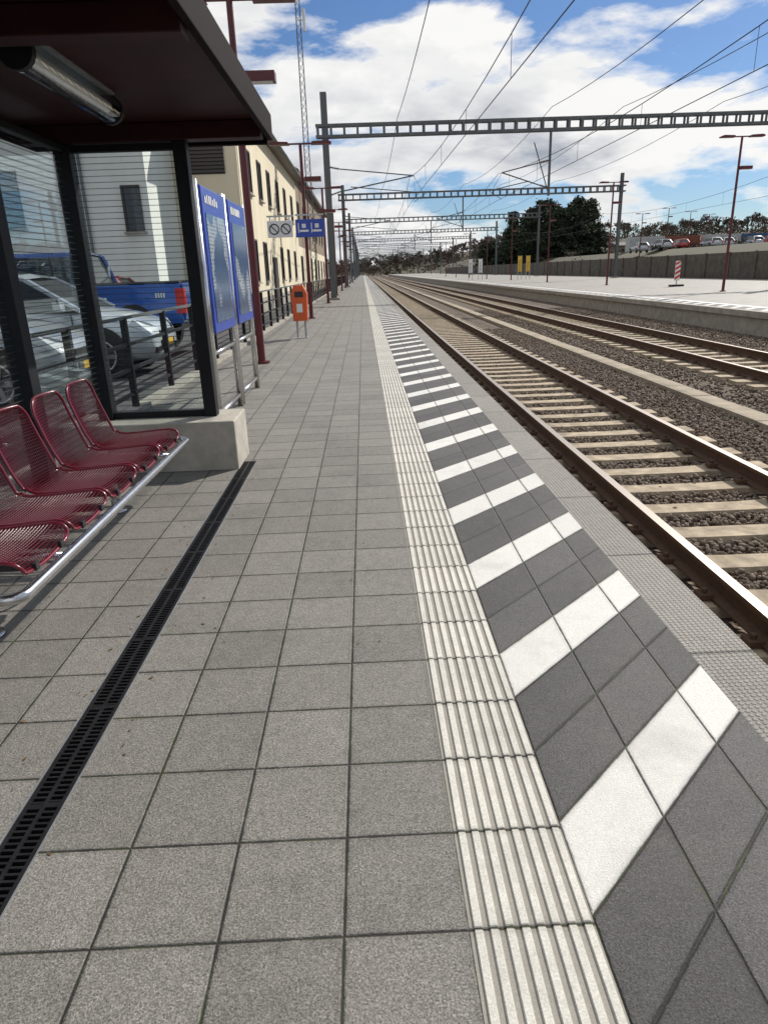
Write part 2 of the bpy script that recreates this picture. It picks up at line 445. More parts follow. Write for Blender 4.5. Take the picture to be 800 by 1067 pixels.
Vs,Fs=[],[];o_=0
for a in ((64000,1.5,5.3,2.0,26,-.672,.012,.029),(20000,5.6,11.5,7,38,-.672,.016,.034,1.3)):
    V,Fc=stones(*a); Vs.append(V);Fs.append(Fc+o_);o_+=len(V)
npmesh('ballast_stones',np.concatenate(Vs),np.concatenate(Fs),m_stone)
mb=MB(); yy=-5
while yy<300:
    mb.box(5.27,5.63,yy,yy+.99,-.8,-.60+random.uniform(-.004,.004),m_trough); yy+=1.0
mb.build('cable_trough')

# platform 2
P2=root('platform')
mb=MB(); PX=11.6
m_pave2=paving('far_platform_paving',PX,0,.6,(.29,.275,.245),var=.08,grain=.3)
m_hatch2=paving('far_hatch_paving',PX+.3,.72,.3,(.09,.088,.085),skew=True,white=(.74,.73,.69),var=.2,grain=.3)
mb.quad((PX+.3,-10,0),(PX+1.0,-10,0),(PX+1.0,330,0),(PX+.3,330,0),m_hatch2)
mb.quad((PX+1.3,-10,0),(29.6,-10,0),(29.6,330,0),(PX+1.3,330,0),m_pave2); 
mb.quad((PX+1.0,-10,0),(PX+1.3,-10,0),(PX+1.3,330,0),(PX+1.0,330,0),m_white); mb.build('paving_surface',P2)
mb=MB(); mb.prism([(PX,0),(PX+.3,0),(PX+.3,-.9),(PX+.1,-.9),(PX+.1,-.2),(PX,-.18)],'y',-10,330,m_conc)
mb.build('edge_kerb',P2)
mb=MB(); mb.box(29.8,30.1,-10,260,-.9,2.0,m_cdark)
yy=-10
while yy<260: mb.box(29.7,29.797,yy,yy+.25,-.5,2.05,m_cdark); yy+=4
mb.build('boundary_wall')

# ------------------------------------------------------------ shelter
Sh=root('waiting_shelter')
mb=MB(); mb.box(-2.45,-1.08,5.41,5.95,-.05,.40,m_plinth); mb.build('plinth',Sh,bevel=.012)
mb=MB(); PW=.05
XB=-2.17; YE=5.68
for yy in (YE,4.42,3.16,1.90,.64): mb.box(XB-.06,XB+.06,yy-.06,yy+.06,0.0 if yy<5 else .4,2.44,m_anth)
mb.box(-1.36,-1.26,YE-.055,YE+.055,.4,2.44,m_anth)
mb.box(XB+.06,-1.36,YE-.03,YE+.03,.405,.455,m_anth); mb.box(XB+.06,-1.36,YE-.03,YE+.03,2.385,2.435,m_anth)
ys=[.64,1.90,3.16,4.42,YE]
for a,b_ in zip(ys[:-1],ys[1:]):
    mb.box(XB-.03,XB+.03,a+.06,b_-.06,.12,.17,m_anth); mb.box(XB-.03,XB+.03,a+.06,b_-.06,2.385,2.435,m_anth)
mb.build('frame',Sh,bevel=.006)
mb=MB()
mb.box(XB+.06,-1.36,YE-.006,YE+.006,.455,2.385,m_glass)
for a,b_ in zip(ys[:-1],ys[1:]): mb.box(XB-.006,XB+.006,a+.06,b_-.06,.17,2.385,m_glass)
mb.build('glazing',Sh)
mb=MB()
mb.box(-2.45,-.70,.3,5.93,2.56,2.62,m_roofin)
mb.box(-.70,-.66,.24,5.99,2.48,2.66,m_fascia); mb.box(-2.5,-2.45,.24,5.99,2.45,2.66,m_fascia)
mb.box(-2.45,-.70,5.93,5.99,2.45,2.66,m_fascia)
for yy in (5.60,3.30,1.0): mb.box(-2.447,-.703,yy,yy+.14,2.443,2.557,m_roofin)
mb.build('roof',Sh,bevel=.006)
mb=MB(); mb.cyl((-1.5,3.6,2.47),(-1.5,4.75,2.47),.075,m_clear,n=20); mb.cyl((-1.5,3.62,2.48),(-1.5,4.73,2.48),.03,m_white,n=12)
mb.cyl((-1.5,3.56,2.47),(-1.5,3.6,2.47),.08,m_anth,n=20);mb.cyl((-1.5,4.75,2.47),(-1.5,4.79,2.47),.08,m_anth,n=20); mb.box(-1.55,-1.45,3.6,4.75,2.546,2.558,m_galv)
mb.build('tube_light',Sh,smooth=False)

# bench
B=root('station_bench')
SX=-.05
def seat(yc):
    prof=[(-1.325,.395),(-1.325,.425),(-1.345,.447),(-1.39,.455),(-1.48,.448),(-1.60,.438),(-1.70,.436),(-1.76,.447),(-1.80,.48),(-1.83,.55),(-1.865,.65),(-1.895,.75),(-1.915,.83),(-1.92,.855)]
    P=[Vector((a+SX,0,b)) for a,b in prof]
    Ls=[0]
    for a,b_ in zip(P[:-1],P[1:]): Ls.append(Ls[-1]+(b_-a).length)
    T=Ls[-1]
    def at(s):
        s=max(0,min(T,s))
        for i in range(len(P)-1):
            if s<=Ls[i+1]: return P[i].lerp(P[i+1],(s-Ls[i])/(Ls[i+1]-Ls[i]))
        return P[-1]
    hw0=.225
    def hw(s):
        e=min(s+.01,T-s+.01); r=.07 if s<T/2 else .10
        w_=hw0-.015*math.exp(-((s-.50)/.1)**2)
        if s>T/2: w_-=.02*(s-T/2)/(T/2)
        if e<r: w_-= r-math.sqrt(max(0,r*r-(r-e)**2))
        return w_
    ns,nw=54,26; vs=[];fs=[]
    for i in range(ns+1):
        s=T*i/ns; q=at(s); h=hw(s)
        for j in range(nw+1):
            t=-1+2*j/nw
            dz=.018*(t*t) if s<.5 else 0; dx=.03*t*t if s>=.5 else .03*t*t*max(0,(s-.4)/.1)
            vs.append((q.x+dx,yc+h*t,q.z+dz))
    for i in range(ns):
        for j in range(nw):
            a=i*(nw+1)+j; fs.append((a,a+1,a+nw+2,a+nw+1))
    m=MB(); m.add(vs,fs,m_seat); o=m.build('seat_mesh',B)
    wf=o.modifiers.new('w','WIREFRAME'); wf.thickness=.0045; wf.use_even_offset=False; wf.use_replace=True
    loop=[]
    for i in range(ns+1): loop.append(vs[i*(nw+1)+nw])
    for j in range(nw-1,0,-1): loop.append(vs[ns*(nw+1)+j])
    for i in range(ns,-1,-1): loop.append(vs[i*(nw+1)])
    for j in range(1,nw): loop.append(vs[j])
    m=MB(); m.tube(loop,.0085,m_seat,8,closed=True); m.build('seat_rim',B,smooth=True)
YC=[4.62-.485*k for k in range(5)]
for yc in YC: seat(yc)
mb=MB()
def arc(cx,cy,r,a0,a1,z,n=8): return [(cx+r*math.cos(math.radians(a0+(a1-a0)*i/n)),cy+r*math.sin(math.radians(a0+(a1-a0)*i/n)),z) for i in range(n+1)]
ya,yb=2.33,4.92; xa,xb=-1.75,-1.33
loop=arc(xb-.06,yb-.06,.06,0,90,.375)+arc(xa+.06,yb-.06,.06,90,180,.375)+arc(xa+.06,ya+.06,.06,180,270,.375)+arc(xb-.06,ya+.06,.06,270,360,.375)
mb.tube(loop,.023,m_stain,12,closed=True)
for yy in (2.75,4.45):
    mb.cyl((-1.75,yy,.012),(-1.75,yy,.37),.03,m_stain,n=16); mb.cyl((-1.75,yy,0),(-1.75,yy,.012),.07,m_stain,n=20)
    mb.cyl((-1.75,yy,.375),(-1.345,yy,.375),.018,m_stain)
mb.build('support_frame',B,smooth=True)
mb=MB()
for yc in YC:
    for q in (-.12,.12): mb.box(-1.76,-1.36,yc+q-.015,yc+q+.015,.398,.43,m_dark)
mb.build('seat_brackets',B)

# ------------------------------------------------------------ poster boards
def postermat():
    m,g,b,pos,geo=newmat('poster_print')
    x,y,z=g.sep(pos)
    row=g.m('FRACT',g.m('MULTIPLY',z,28)); wn=g.white(g.comb(g.m('FLOOR',g.m('MULTIPLY',y,26)),g.m('FLOOR',g.m('MULTIPLY',z,28)),1))
    ink=g.m('MULTIPLY',g.m('LESS_THAN',row,.5),g.m('GREATER_THAN',wn,.35))
    blk=g.ramp(g.noise(pos,2.2,1,.5),.42,.47)
    c=g.mix(blk,(.36,.42,.46),(.07,.13,.24)); c=g.mix(g.m('MULTIPLY',ink,.6),c,(.06,.08,.15))
    g.put(b.inputs['Base Color'],c); b.inputs['Roughness'].default_value=.15
    return m
m_post=postermat()
def board(y0,y1,x=-1.55):
    r=root('information_board'); 
    mb=MB(); mb.box(x-.05,x+.05,y0+.06,y1-.06,.95,2.32,m_blue); mb.build('panel_case',r,bevel=.01)
    mb=MB(); mb.box(x+.0505,x+.056,y0+.17,y1-.17,1.05,2.08,m_post); mb.build('poster',r)
    mb=MB()
    for i in range(7):
        a=y0+.18+i*.09; mb.box(x+.0505,x+.055,a,a+random.uniform(.04,.07),2.17,2.17+random.choice([.06,.08]),m_white)
    mb.build('header_text',r)
    mb=MB()
    for yy in (y0,y1): mb.cyl((x,yy,0),(x,yy,2.36),.036,m_stain,n=14)
    mb.cyl((x,y0,.14),(x,y1,.14),.025,m_stain,n=12); mb.cyl((x,y0,.75),(x,y1,.75),.02,m_stain,n=12)
    mb.build('posts',r,smooth=True)
board(7.05,8.30); board(8.42,9.67)

# ------------------------------------------------------------ lamp posts
def lamp(x,y,h=5.5,hb=4.45,name='platform_lamp'):
    r=root(name,(x,y,0))
    mb=MB(); mb.cyl((0,0,0),(0,0,.04),.14,m_red,n=16); mb.cyl((0,0,.04),(0,0,h),.068,m_red,r1=.05,n=16); mb.build('pole',r,smooth=False)
    mb=MB(); mb.bar((-1.0,0,h),(1.0,0,h),.05,.05,m_red)
    for s in (-1,1): mb.prism([(s*.35,h-.03),(s*1.0,h-.03),(s*1.02,h+.02),(s*.9,h+.07),(s*.4,h+.05)],'y',-.14,.14,m_red,m_red)
    mb.build('luminaire_arms',r)
    mb=MB(); mb.box(.07,.62,-.12,.12,hb-.07,hb+.07,m_red); mb.box(.10,.58,-.10,.10,hb-.078,hb-.071,m_white); mb.build('spotlight_box',r,bevel=.01)
    return r
for i in range(9): lamp(-1.88,12.5+12.5*i)
for i in range(8): lamp(17.7,34.8+17*i,h=6.8,hb=5.5)

# litter bin
r=root('litter_bin',(-1.56,17.3,0))
mb=MB()
mb.prism([(-.17,.42),(.17,.42),(.19,1.05),(.10,1.24),(-.12,1.24),(-.19,1.05)],'y',-.17,.17,m_orange)
mb.build('body',r,bevel=.025)
mb=MB(); mb.box(-.10,.10,-.179,-.1715,.97,1.10,m_dark); mb.box(-.07,.07,-.178,-.1715,.62,.82,m_white); mb.build('slot_and_label',r)
mb=MB(); mb.cyl((-.1,0,0),(-.1,0,.42),.025,m_galv);mb.cyl((.1,0,0),(.1,0,.42),.025,m_galv); mb.box(-.16,.16,-.1,.1,0,.015,m_galv); mb.build('legs',r)

# hanging signs
def sign(x0,x1,y,z0,z1,mat,kind,px=None):
    r=root('direction_sign' if kind=='blue' else 'prohibition_sign')
    mb=MB(); mb.box(x0,x1,y-.04,y+.04,z0,z1,mat); mb.build('panel',r,bevel=.01)
    mb=MB(); h=z1-z0; yf=y-.042
    if kind=='blue':
        w=h*.62
        for k,cx in enumerate((x0+.27*(x1-x0),x0+.73*(x1-x0))):
            mb.box(cx-w/2,cx-w/2+.03,yf-.005,yf,z0+h*.25,z1-h*.2,m_white); mb.box(cx-w/2+.05,cx+w/2,yf-.005,yf,z0+h*.3,z0+h*.42,m_white)
            mb.box(cx-w/8,cx+w/4,yf-.005,yf,z0+h*.52,z0+h*.75,m_white)
    else:
        for cx in (x0+.27*(x1-x0),x0+.73*(x1-x0)):
            cz=(z0+z1)/2; mb.tube([(cx+h*.3*math.cos(t*.393),yf,cz+h*.3*math.sin(t*.393)) for t in range(16)],.02,m_dark,6,closed=True)
            mb.bar((cx-h*.2,yf,cz+h*.2),(cx+h*.2,yf,cz-h*.2),.03,.03,m_dark)
    mb.build('pictograms',r)
    mb=MB()
    mb.cyl((x0+.1,y,z1),(x0+.1,y,z1+.12),.02,m_galv); mb.cyl((x1-.1,y,z1),(x1-.1,y,z1+.12),.02,m_galv)
    xs,xe=(x0,px) if px is not None and px>x1 else (min(x0,px),x1)
    mb.bar((xs,y,z1+.14),(xe,y,z1+.14),.05,.05,m_galv); mb.build('hanger',r)
sign(-3.15,-2.3,24.85,2.68,3.20,m_white,'proh',px=-2.25)
sign(-2.2,-1.25,24.85,2.66,3.22,m_blue,'blue',px=-2.2)

# fence
r=root('platform_railing')
mb=MB(); yy=5.0; XF=-2.78
while yy<120:
    mb.box(XF-.035,XF+.035,yy-.03,yy+.03,.0,1.08,m_anth); yy+=1.6
for z in (1.06,.78,.5,.22): mb.box(XF-.02,XF+.02,5.0,120,z-.018+(.02 if z>1 else 0),z+.018+(.02 if z>1 else 0),m_anth if z<1 else m_gantry)
mb.build('rails_and_posts',r)

# ------------------------------------------------------------ buildings
def window(mb,face,u0,u1,z0,z1,at,mull=True):
    def bx(a,b,c,d,e0,e1,mat):
        if face=='x+': mb.box(at+e0,at+e1,a,b,c,d,mat)
        else: mb.box(a,b,at-e1,at-e0,c,d,mat)
    bx(u0,u1,z0,z1,.002,.012,m_win)
    t=.07
    bx(u0-t,u0,z0-t,z1+t,.0,.05,m_frame);bx(u1,u1+t,z0-t,z1+t,.0,.05,m_frame);bx(u0,u1,z1,z1+t,.0,.05,m_frame);bx(u0,u1,z0-t,z0,.0,.05,m_frame)
    if mull: bx((u0+u1)/2-.025,(u0+u1)/2+.025,z0,z1,.013,.04,m_frame)
    bx(u0-.12,u1+.12,z0-t-.06,z0-t-.002,0,.12,m_conc)
BA=root('station_building')
mb=MB(); mb.box(-13,-4.3,27,50,-.1,7.3,m_cream); mb.box(-13.02,-4.27,26.97,50.0,-.1,.6,m_conc); mb.build('walls',BA)
mb=MB(); 
for yy in (29,32,35,38.5,42,46): window(mb,'x+',yy,yy+.9,4.6,6.0,-4.3); 
for yy in (29,32,38.5,42,46): window(mb,'x+',yy,yy+.9,1.3,2.8,-4.3)
for k in range(10): mb.box(-6.2,-4.75,26.93,26.99,5.0+k*.12,5.08+k*.12,m_frame)
mb.box(-6.2,-4.75,26.985,26.998,4.95,6.2,m_dark); mb.build('windows',BA)
mb=MB(); mb.box(-4.3,-4.2,34.9,36.1,-.05,2.3,m_frame); mb.build('door',BA)
mb=MB(); mb.add([(-13.5,26.6,7.45),(-3.85,26.6,7.45),(-3.85,50.3,7.45),(-13.5,50.3,7.45),(-8.7,28.5,8.9),(-8.7,49,8.9)],[(0,1,4),(1,2,5,4),(2,3,5),(3,0,4,5)],m_roof)
mb.box(-13.5,-3.85,26.6,50.3,7.28,7.449,m_roof); mb.cyl((-3.8,26.6,7.36),(-3.8,50.3,7.36),.08,m_gantry); mb.cyl((-4.2,27.3,0),(-4.2,27.3,7.3),.05,m_gantry); mb.build('roof',BA)
BB=root('goods_building')
mb=MB(); mb.box(-12,-4.6,52,92,-.1,8.0,m_brownR); mb.box(-12,-4.55,52,92,-.1,3.4,m_cream); mb.build('walls',BB)
mb=MB(); mb.prism([(-12.4,8.0),(-4.1,8.0),(-4.1,8.25),(-8.3,11.0),(-12.4,8.25)],'y',51.7,92.3,m_roof); mb.build('roof',BB)
mb=MB()
for yy in range(54,90,5): window(mb,'x+',yy,yy+1.4,4.6,6.4,-4.6); window(mb,'x+',yy,yy+1.4,1.0,2.7,-4.55)
mb.build('windows',BB)
BC=root('white_annex_building')
mb=MB(); mb.box(-30,-6.6,23.5,26.9,-.1,8.0,m_whiteR); mb.box(-30.2,-6.5,23.4,27.0,8.0,8.2,m_roof); mb.build('walls',BC)
mb=MB(); window(mb,'y-',-7.35,-6.9,3.0,4.2,23.5,False)
for xx in (-12,-15.5,-19): window(mb,'y-',xx,xx+1.4,3.2,4.7,23.5); window(mb,'y-',xx,xx+1.4,.9,2.2,23.5)
mb.cyl((-8.55,23.42,0),(-8.55,23.42,7.9),.05,m_gantry); mb.build('windows',BC)

# mast
r=root('radio_mast',(-3.9,58,0))
mb=MB(); hh=24;wd=.22
for a,b_ in ((-1,-1),(1,-1),(1,1),(-1,1)): mb.bar((a*wd,b_*wd,0),(a*wd*.6,b_*wd*.6,hh),.05,.05,m_gantry)
for k in range(48):
    z=k*.5; q=wd*(1-.4*z/hh)
    for (c1,c2) in (((-1,-1),(1,-1)),((1,-1),(1,1)),((1,1),(-1,1)),((-1,1),(-1,-1))):
        mb.bar((c1[0]*q,c1[1]*q,z),(c2[0]*q,c2[1]*q,z+.5),.025,.025,m_gantry)
mb.build('lattice',r)
mb=MB(); mb.cyl((0,0,24),(0,0,27),.04,m_gantry); mb.box(-.5,-.3,-.1,.1,20,21.5,m_white); mb.box(.3,.5,-.1,.1,18,19.4,m_white); mb.bar((-.5,0,20.7),(0,0,20.7),.04,.04,m_gantry); mb.bar((.5,0,18.7),(0,0,18.7),.04,.04,m_gantry); mb.build('antennas',r)

# ------------------------------------------------------------ catenary
def hpost(mb,x,y,z0,z1,w=.30):
    mb.box(x-w/2,x+w/2,y-w/2,y-w/2+.025,z0,z1,m_gantry); mb.box(x-w/2,x+w/2,y+w/2-.025,y+w/2,z0,z1,m_gantry); mb.box(x-.015,x+.015,y-w/2+.025,y+w/2-.025,z0,z1,m_gantry)
CW,MW=5.05,6.35
def insul(mb,p0,p1):
    p0=Vector(p0);p1=Vector(p1)
    mb.cyl(p0,p1,.03,m_insul,n=8)
    for i in range(6):
        q=p0.lerp(p1,(i+.5)/6); d=(p1-p0).normalized()*.012; mb.cyl(q-d,q+d,.07,m_insul,n=10)
def cantilever(mb,xp,xt,y):
    s=1 if xt>xp else -1
    insul(mb,(xp,y,7.0),(xp+s*.5,y,6.9)); insul(mb,(xp,y,5.6),(xp+s*.5,y,5.75))
    mb.cyl((xp+s*.5,y,6.9),(xt,y,6.45),.03,m_gantry,n=8); mb.cyl((xp+s*.5,y,5.75),(xt,y,6.45),.035,m_gantry,n=8)
    mb.cyl((xp+s*1.1,y,5.98),(xt+s*.7,y,5.55),.025,m_gantry,n=8); mb.cyl((xt+s*.7,y,5.55),(xt,y,CW+.05),.015,m_gantry,n=6); mb.cyl((xt,y,6.45),(xt+s*.5,y,5.6),.01,m_gantry,n=6)
XL,XR=-1.75,27.0
PY=[7.0+34.8*i for i in range(1,11)]
for i,y in enumerate(PY):
    r=root('catenary_gantry')
    mb=MB(); hpost(mb,XL,y,0,10.6 if i==0 else 9.9,.34); hpost(mb,XR,y,0,10.2)
    mb.box(XL-.35,XL+.35,y-.35,y+.35,0,.12,m_conc); mb.box(XR-.35,XR+.35,y-.35,y+.35,0,.12,m_conc)
    mb.build('posts',r)
    mb=MB(); z0,z1=8.42,9.08
    x0,x1=XL-.5,XR+.4
    for yy in (y-.22,y+.22):
        mb.box(x0,x1,yy-.03,yy+.03,z1-.13,z1,m_gantry); mb.box(x0,x1,yy-.03,yy+.03,z0,z0+.13,m_gantry)
        xx=x0+.05
        while xx<x1-.1:
            mb.box(xx,xx+.12,yy-.02,yy+.02,z0+.13,z1-.13,m_gantry); xx+=.72
    xx=x0+.05
    while xx<x1-.1:
        mb.box(xx,xx+.06,y-.19,y+.19,z0+.01,z0+.06,m_gantry); mb.box(xx,xx+.06,y-.19,y+.19,z1-.06,z1-.01,m_gantry)
        xx+=.72
    mb.build('beam',r)
    mb=MB(); mb.cyl((10.6,y,5.2),(10.6,y,8.42),.07,m_gantry,n=10)
    cantilever(mb,XL+.15,TC1,y); cantilever(mb,10.6,TC2,y)
    mb.bar((10.6,y,5.3),(9.7,y,7.9),.05,.05,m_gantry)
    mb.build('cantilevers',r)
    if i==0:
        mb=MB(); mb.box(XL-.42,XL-.2,y-.25,y+.1,1.3,2.0,m_galv); mb.build('switch_box',r)
r=root('overhead_wires')
mb=MB()
ys=[7.0-34.8*1]+[7.0]+PY
for cx in (TC1,TC2,25.0):
    for a,b_ in zip(ys[:-1],ys[1:]):
        st=.2*(1 if ys.index(a)%2 else -1)
        mb.tube([(cx+st,a,CW),(cx-st,b_,CW)],.011,m_wire,5)
        N=12; pts=[]
        for i in range(N+1):
            t=i/N; pts.append((cx+st*(1-2*t),a+(b_-a)*t,6.4-4*.75*t*(1-t)))
        mb.tube(pts,.012,m_wire,5)
        for i in range(1,N,2): mb.tube([pts[i],(pts[i][0],pts[i][1],CW)],.006,m_wire,4)
for (cx,z,sg) in ((2.2,9.3,.6),(10.6,9.6,.7),(20.0,9.6,.6),(14.5,9.5,.6)):
    for a,b_ in zip(ys[:-1],ys[1:]):
        N=10; mb.tube([(cx,a+(b_-a)*i/N,z-4*sg*(i/N)*(1-i/N)) for i in range(N+1)],.016,m_wire,5)
mb.build('wires',r)

# ------------------------------------------------------------ cars
def wheel(mb,x,y,rad=.33,w=.22,side=1):
    mb.cyl((x,y-w/2,rad),(x,y+w/2,rad),rad,m_tyre,n=24)
    yo=y+side*(w/2+.004)
    mb.cyl((x,yo-.01*side,rad),(x,yo,rad),rad*.66,m_dark,n=20)
    for k in range(5):
        a=2*math.pi*k/5; mb.bar((x,yo+.006*side,rad),(x+rad*.62*math.cos(a),yo+.006*side,rad+rad*.62*math.sin(a)),.07,.012,m_rim,up=(0,1,0))
    mb.tube([(x+rad*.64*math.cos(t*.314),yo+.004*side,rad+rad*.64*math.sin(t*.314)) for t in range(20)],.018,m_rim,6,closed=True)
def loft(mb,st,mat):
    n=None;vs=[];fs=[]
    for (x,zl,zs,zt,hw) in st:
        ring=[(0,zl),(hw*.82,zl),(hw*.97,zl+.10),(hw,(zl+zs)*.5),(hw*.985,zs-.08),(hw*.93,zs),(hw*.6,zt-.01),(0,zt+.015)]
        full=[(x,a,b) for a,b in ring]+[(x,-a,b) for a,b in ring[-2:0:-1]]
        n=len(full); vs+=full
    k=len(st)
    for i in range(k-1):
        for j in range(n): fs.append((i*n+j,(i+1)*n+j,(i+1)*n+(j+1)%n,i*n+(j+1)%n))
    fs.append(tuple(range(n))); fs.append(tuple((k-1)*n+j for j in range(n))[::-1])
    mb.add(vs,fs,mat)
def greenhouse(r,pts,hwb,hwt,zb,zt,mat,pill):
    xr,xrr,xrf,xf=pts
    a=[(xr,hwb,zb),(xrr,hwt,zt),(xrf,hwt,zt),(xf,hwb,zb)]
    b_=[(x,-y,z) for x,y,z in a]
    mb=MB(); mb.add(a+b_,[(0,1,2,3),(7,6,5,4),(3,2,6,7),(4,5,1,0)],m_cglass); mb.build('windows',r)
    mb=MB()
    cr_=[(xrr-.03,hwt+.01,zt-.01),(xrr+.1,hwt-.02,zt+.045),(xrf-.15,hwt-.02,zt+.045),(xrf+.03,hwt+.01,zt-.01)]
    cc=[(x,-y,z) for x,y,z in cr_]; cm=[(x,0,z+.03) for x,y,z in cr_]
    mb.add(cr_+cm+cc,[(0,1,5,4),(1,2,6,5),(2,3,7,6),(4,5,9,8),(5,6,10,9),(6,7,11,10),(0,3,2,1),(8,9,10,11)],mat)
    for s in (1,-1):
        mb.bar((xf,s*hwb,zb),(xrf,s*hwt,zt),.08,.05,mat); mb.bar((xr,s*hwb,zb),(xrr,s*hwt,zt),.14,.05,mat)
        mb.bar((xrr,s*hwt,zt),(xrf,s*hwt,zt),.06,.05,mat)
        for q in pill: mb.bar((q,s*(hwb+.003),zb),(q-.03,s*(hwt+.003),zt),.07,.03,m_dark)
    mb.build('roof_and_pillars',r)
def hatchback(name,loc,rot,mat,L=4.3,scz=1.0):
    r=root(name,loc,rot); h=L/2; r.scale=(1,1,scz)
    mb=MB()
    loft(mb,[(-h,.35,.80,.86,.70),(-h+.08,.26,.92,.98,.82),(-h+.5,.2,1.0,1.03,.89),(-1.2,.2,.99,1.02,.90),(0,.2,.96,.99,.90),(.75,.2,.95,.99,.90),(1.1,.2,.93,1.0,.89),(h-.6,.2,.86,.93,.87),(h-.2,.22,.76,.82,.81),(h-.03,.26,.64,.70,.72),(h,.32,.56,.6,.62)],mat)
    mb.build('body',r,smooth=True,sub=1)
    greenhouse(r,(-h+.15,-h+.65,.15,1.05),.80,.60,.97,1.43,mat,(-.1,))
    mb=MB()
    for x in (-1.28,1.33):
        for s in (-1,1):
            mb.cyl((x,s*.70,.34),(x,s*.893,.34),.40,m_dark,n=24); wheel(mb,x,s*.80,side=s)
    mb.build('wheels',r)
    mb=MB()
    for s in (-1,1):
        mb.add([(h+.0,s*.44,.60),(h-.06,s*.70,.62),(h-.36,s*.845,.76),(h-.30,s*.78,.83),(h-.12,s*.6,.77),(h-.02,s*.44,.69)],[(0,1,2,3,4,5)] ,m_lens)
        mb.box(-h-.012,-h+.12,s*.72-.09,s*.72+.09,.70,.93,m_tail)
        mb.add([(.85,s*.90,.98),(.85,s*1.04,1.0),(.72,s*1.04,1.0),(.72,s*.9,.98),(.85,s*.90,1.1),(.83,s*1.04,1.1),(.72,s*1.04,1.11),(.72,s*.9,1.1)],[(0,1,2,3),(4,7,6,5),(0,4,5,1),(1,5,6,2),(2,6,7,3),(3,7,4,0)],mat)
        mb.box(h-.10,h+.012,s*.55-.11,s*.55+.11,.34,.42,m_dark)
        for xx in (-.95,-.02,.92): mb.box(xx-.006,xx+.006,s*.893-.01,s*.893+.012,.36,.93,m_dark)
        for xx in (-.82,.12): mb.box(xx-.09,xx+.09,s*.905-.012,s*.905+.012,.80,.83,mat)
    mb.box(h-.05,h+.015,-.38,.38,.36,.50,m_dark); mb.box(h-.05,h+.014,-.42,.42,.575,.64,m_dark); mb.box(h+.0,h+.022,-.26,.26,.40,.50,m_yellow)
    mb.build('lights_and_trim',r)
    return r
def pickup(loc,rot):
    r=root('pickup_truck',loc,rot); mat=m_bluec; r.scale=(1.05,1.03,1.2)
    mb=MB()
    loft(mb,[(-.9,.45,1.12,1.14,.90),(-.2,.42,1.12,1.15,.92),(.9,.42,1.12,1.17,.92),(1.2,.42,1.10,1.18,.92),(2.1,.42,1.05,1.14,.90),(2.55,.45,.95,1.05,.86),(2.68,.5,.8,.9,.8)],mat)
    mb.build('body',r,smooth=True,sub=1)
    mb=MB()
    for s in (-1,1): mb.box(-2.6,-.9,s*.91-.04,s*.91+.04,.55,1.20,mat)
    mb.box(-2.64,-2.56,-.865,.865,.60,1.20,mat); mb.box(-2.6,-.9,-.86,.86,.6,.66,m_dark); mb.box(-.94,-.88,-.86,.86,.6,1.2,mat)
    mb.box(-2.62,-.9,.865,.96,1.20,1.235,m_dark);mb.box(-2.62,-.9,-.96,-.865,1.20,1.235,m_dark)
    mb.box(-2.80,-2.66,-.9,.9,.42,.62,m_rim); mb.build('cargo_bed',r,bevel=.02)
    greenhouse(r,(-.85,-.65,.75,1.35),.86,.68,1.13,1.70,mat,(.1,))
    mb=MB()
    for s in (-1,1): mb.box(-2.67,-2.5,s*.895-.07,s*.895+.07,.72,1.12,m_tail); mb.box(.95,1.1,s*1.05-.1,s*1.05+.1,1.15,1.33,m_dark)
    mb.box(-2.652,-2.645,-.22,.22,.95,1.0,m_dark); mb.box(-2.82,-2.805,-.26,.26,.46,.57,m_yellow)
    for i in range(4): mb.box(-2.3+.05*i,-2.27+.05*i,.952,.956,.98,1.06,m_white)
    mb.cyl((-.75,.6,1.22),(-.75,.75,1.62),.035,m_rim);mb.cyl((-.75,-.6,1.22),(-.75,-.75,1.62),.035,m_rim)
    mb.build('lights_and_trim',r)
    mb=MB()
    for x in (-1.65,1.75):
        for s in (-1,1): mb.cyl((x,s*.72,.42),(x,s*.955,.42),.47,m_dark,n=24); wheel(mb,x,s*.84,.40,.26,s)
    mb.build('wheels',r)
hatchback('parked_car',(-5.6,12.3,-.04),0,m_pale,scz=1.12)
hatchback('parked_car',(-5.9,9.5,-.04),0,m_silver,scz=1.12)
hatchback('parked_car',(-8.0,19.6,-.04),math.pi,m_redc,scz=1.1)
pickup((-6.4,15.4,-.04),math.pi)

# ------------------------------------------------------------ far platform items
def warn(x,y):
    r=root('warning_board',(x,y,0)); mb=MB()
    mb.box(-.16,.16,-.02,.02,.35,1.5,m_white); mb.build('panel',r)
    mb=MB()
    for k in range(4):
        z=.40+k*.28; mb.add([(-.16,-.024,z),(.16,-.024,z+.18),(.16,-.024,z+.32 if z+.32<1.5 else 1.5),(-.16,-.024,z+.14)],[(0,1,2,3)],m_redsig)
    mb.build('stripes',r)
    mb=MB(); mb.box(-.4,.4,-.2,.2,0,.12,m_dark); mb.cyl((0,.02,.1),(0,.02,.4),.03,m_galv); mb.build('foot',r)
warn(19.4,44)
def tboard(x,y,mat,h=2.3,w=.9):
    r=root('timetable_board',(x,y,0)); mb=MB(); mb.box(-w/2,w/2,-.04,.04,.9,h,mat); mb.build('panel',r)
    mb=MB(); mb.cyl((-w/2,0,0),(-w/2,0,h+.05),.035,m_galv);mb.cyl((w/2,0,0),(w/2,0,h+.05),.035,m_galv); mb.build('posts',r)
    mb=MB()
    for k in range(10): mb.box(-w/2+.1,w/2-.1-.2*random.random(),-.046,-.041,1.0+k*.12,1.04+k*.12,m_dark)
    mb.build('print',r)
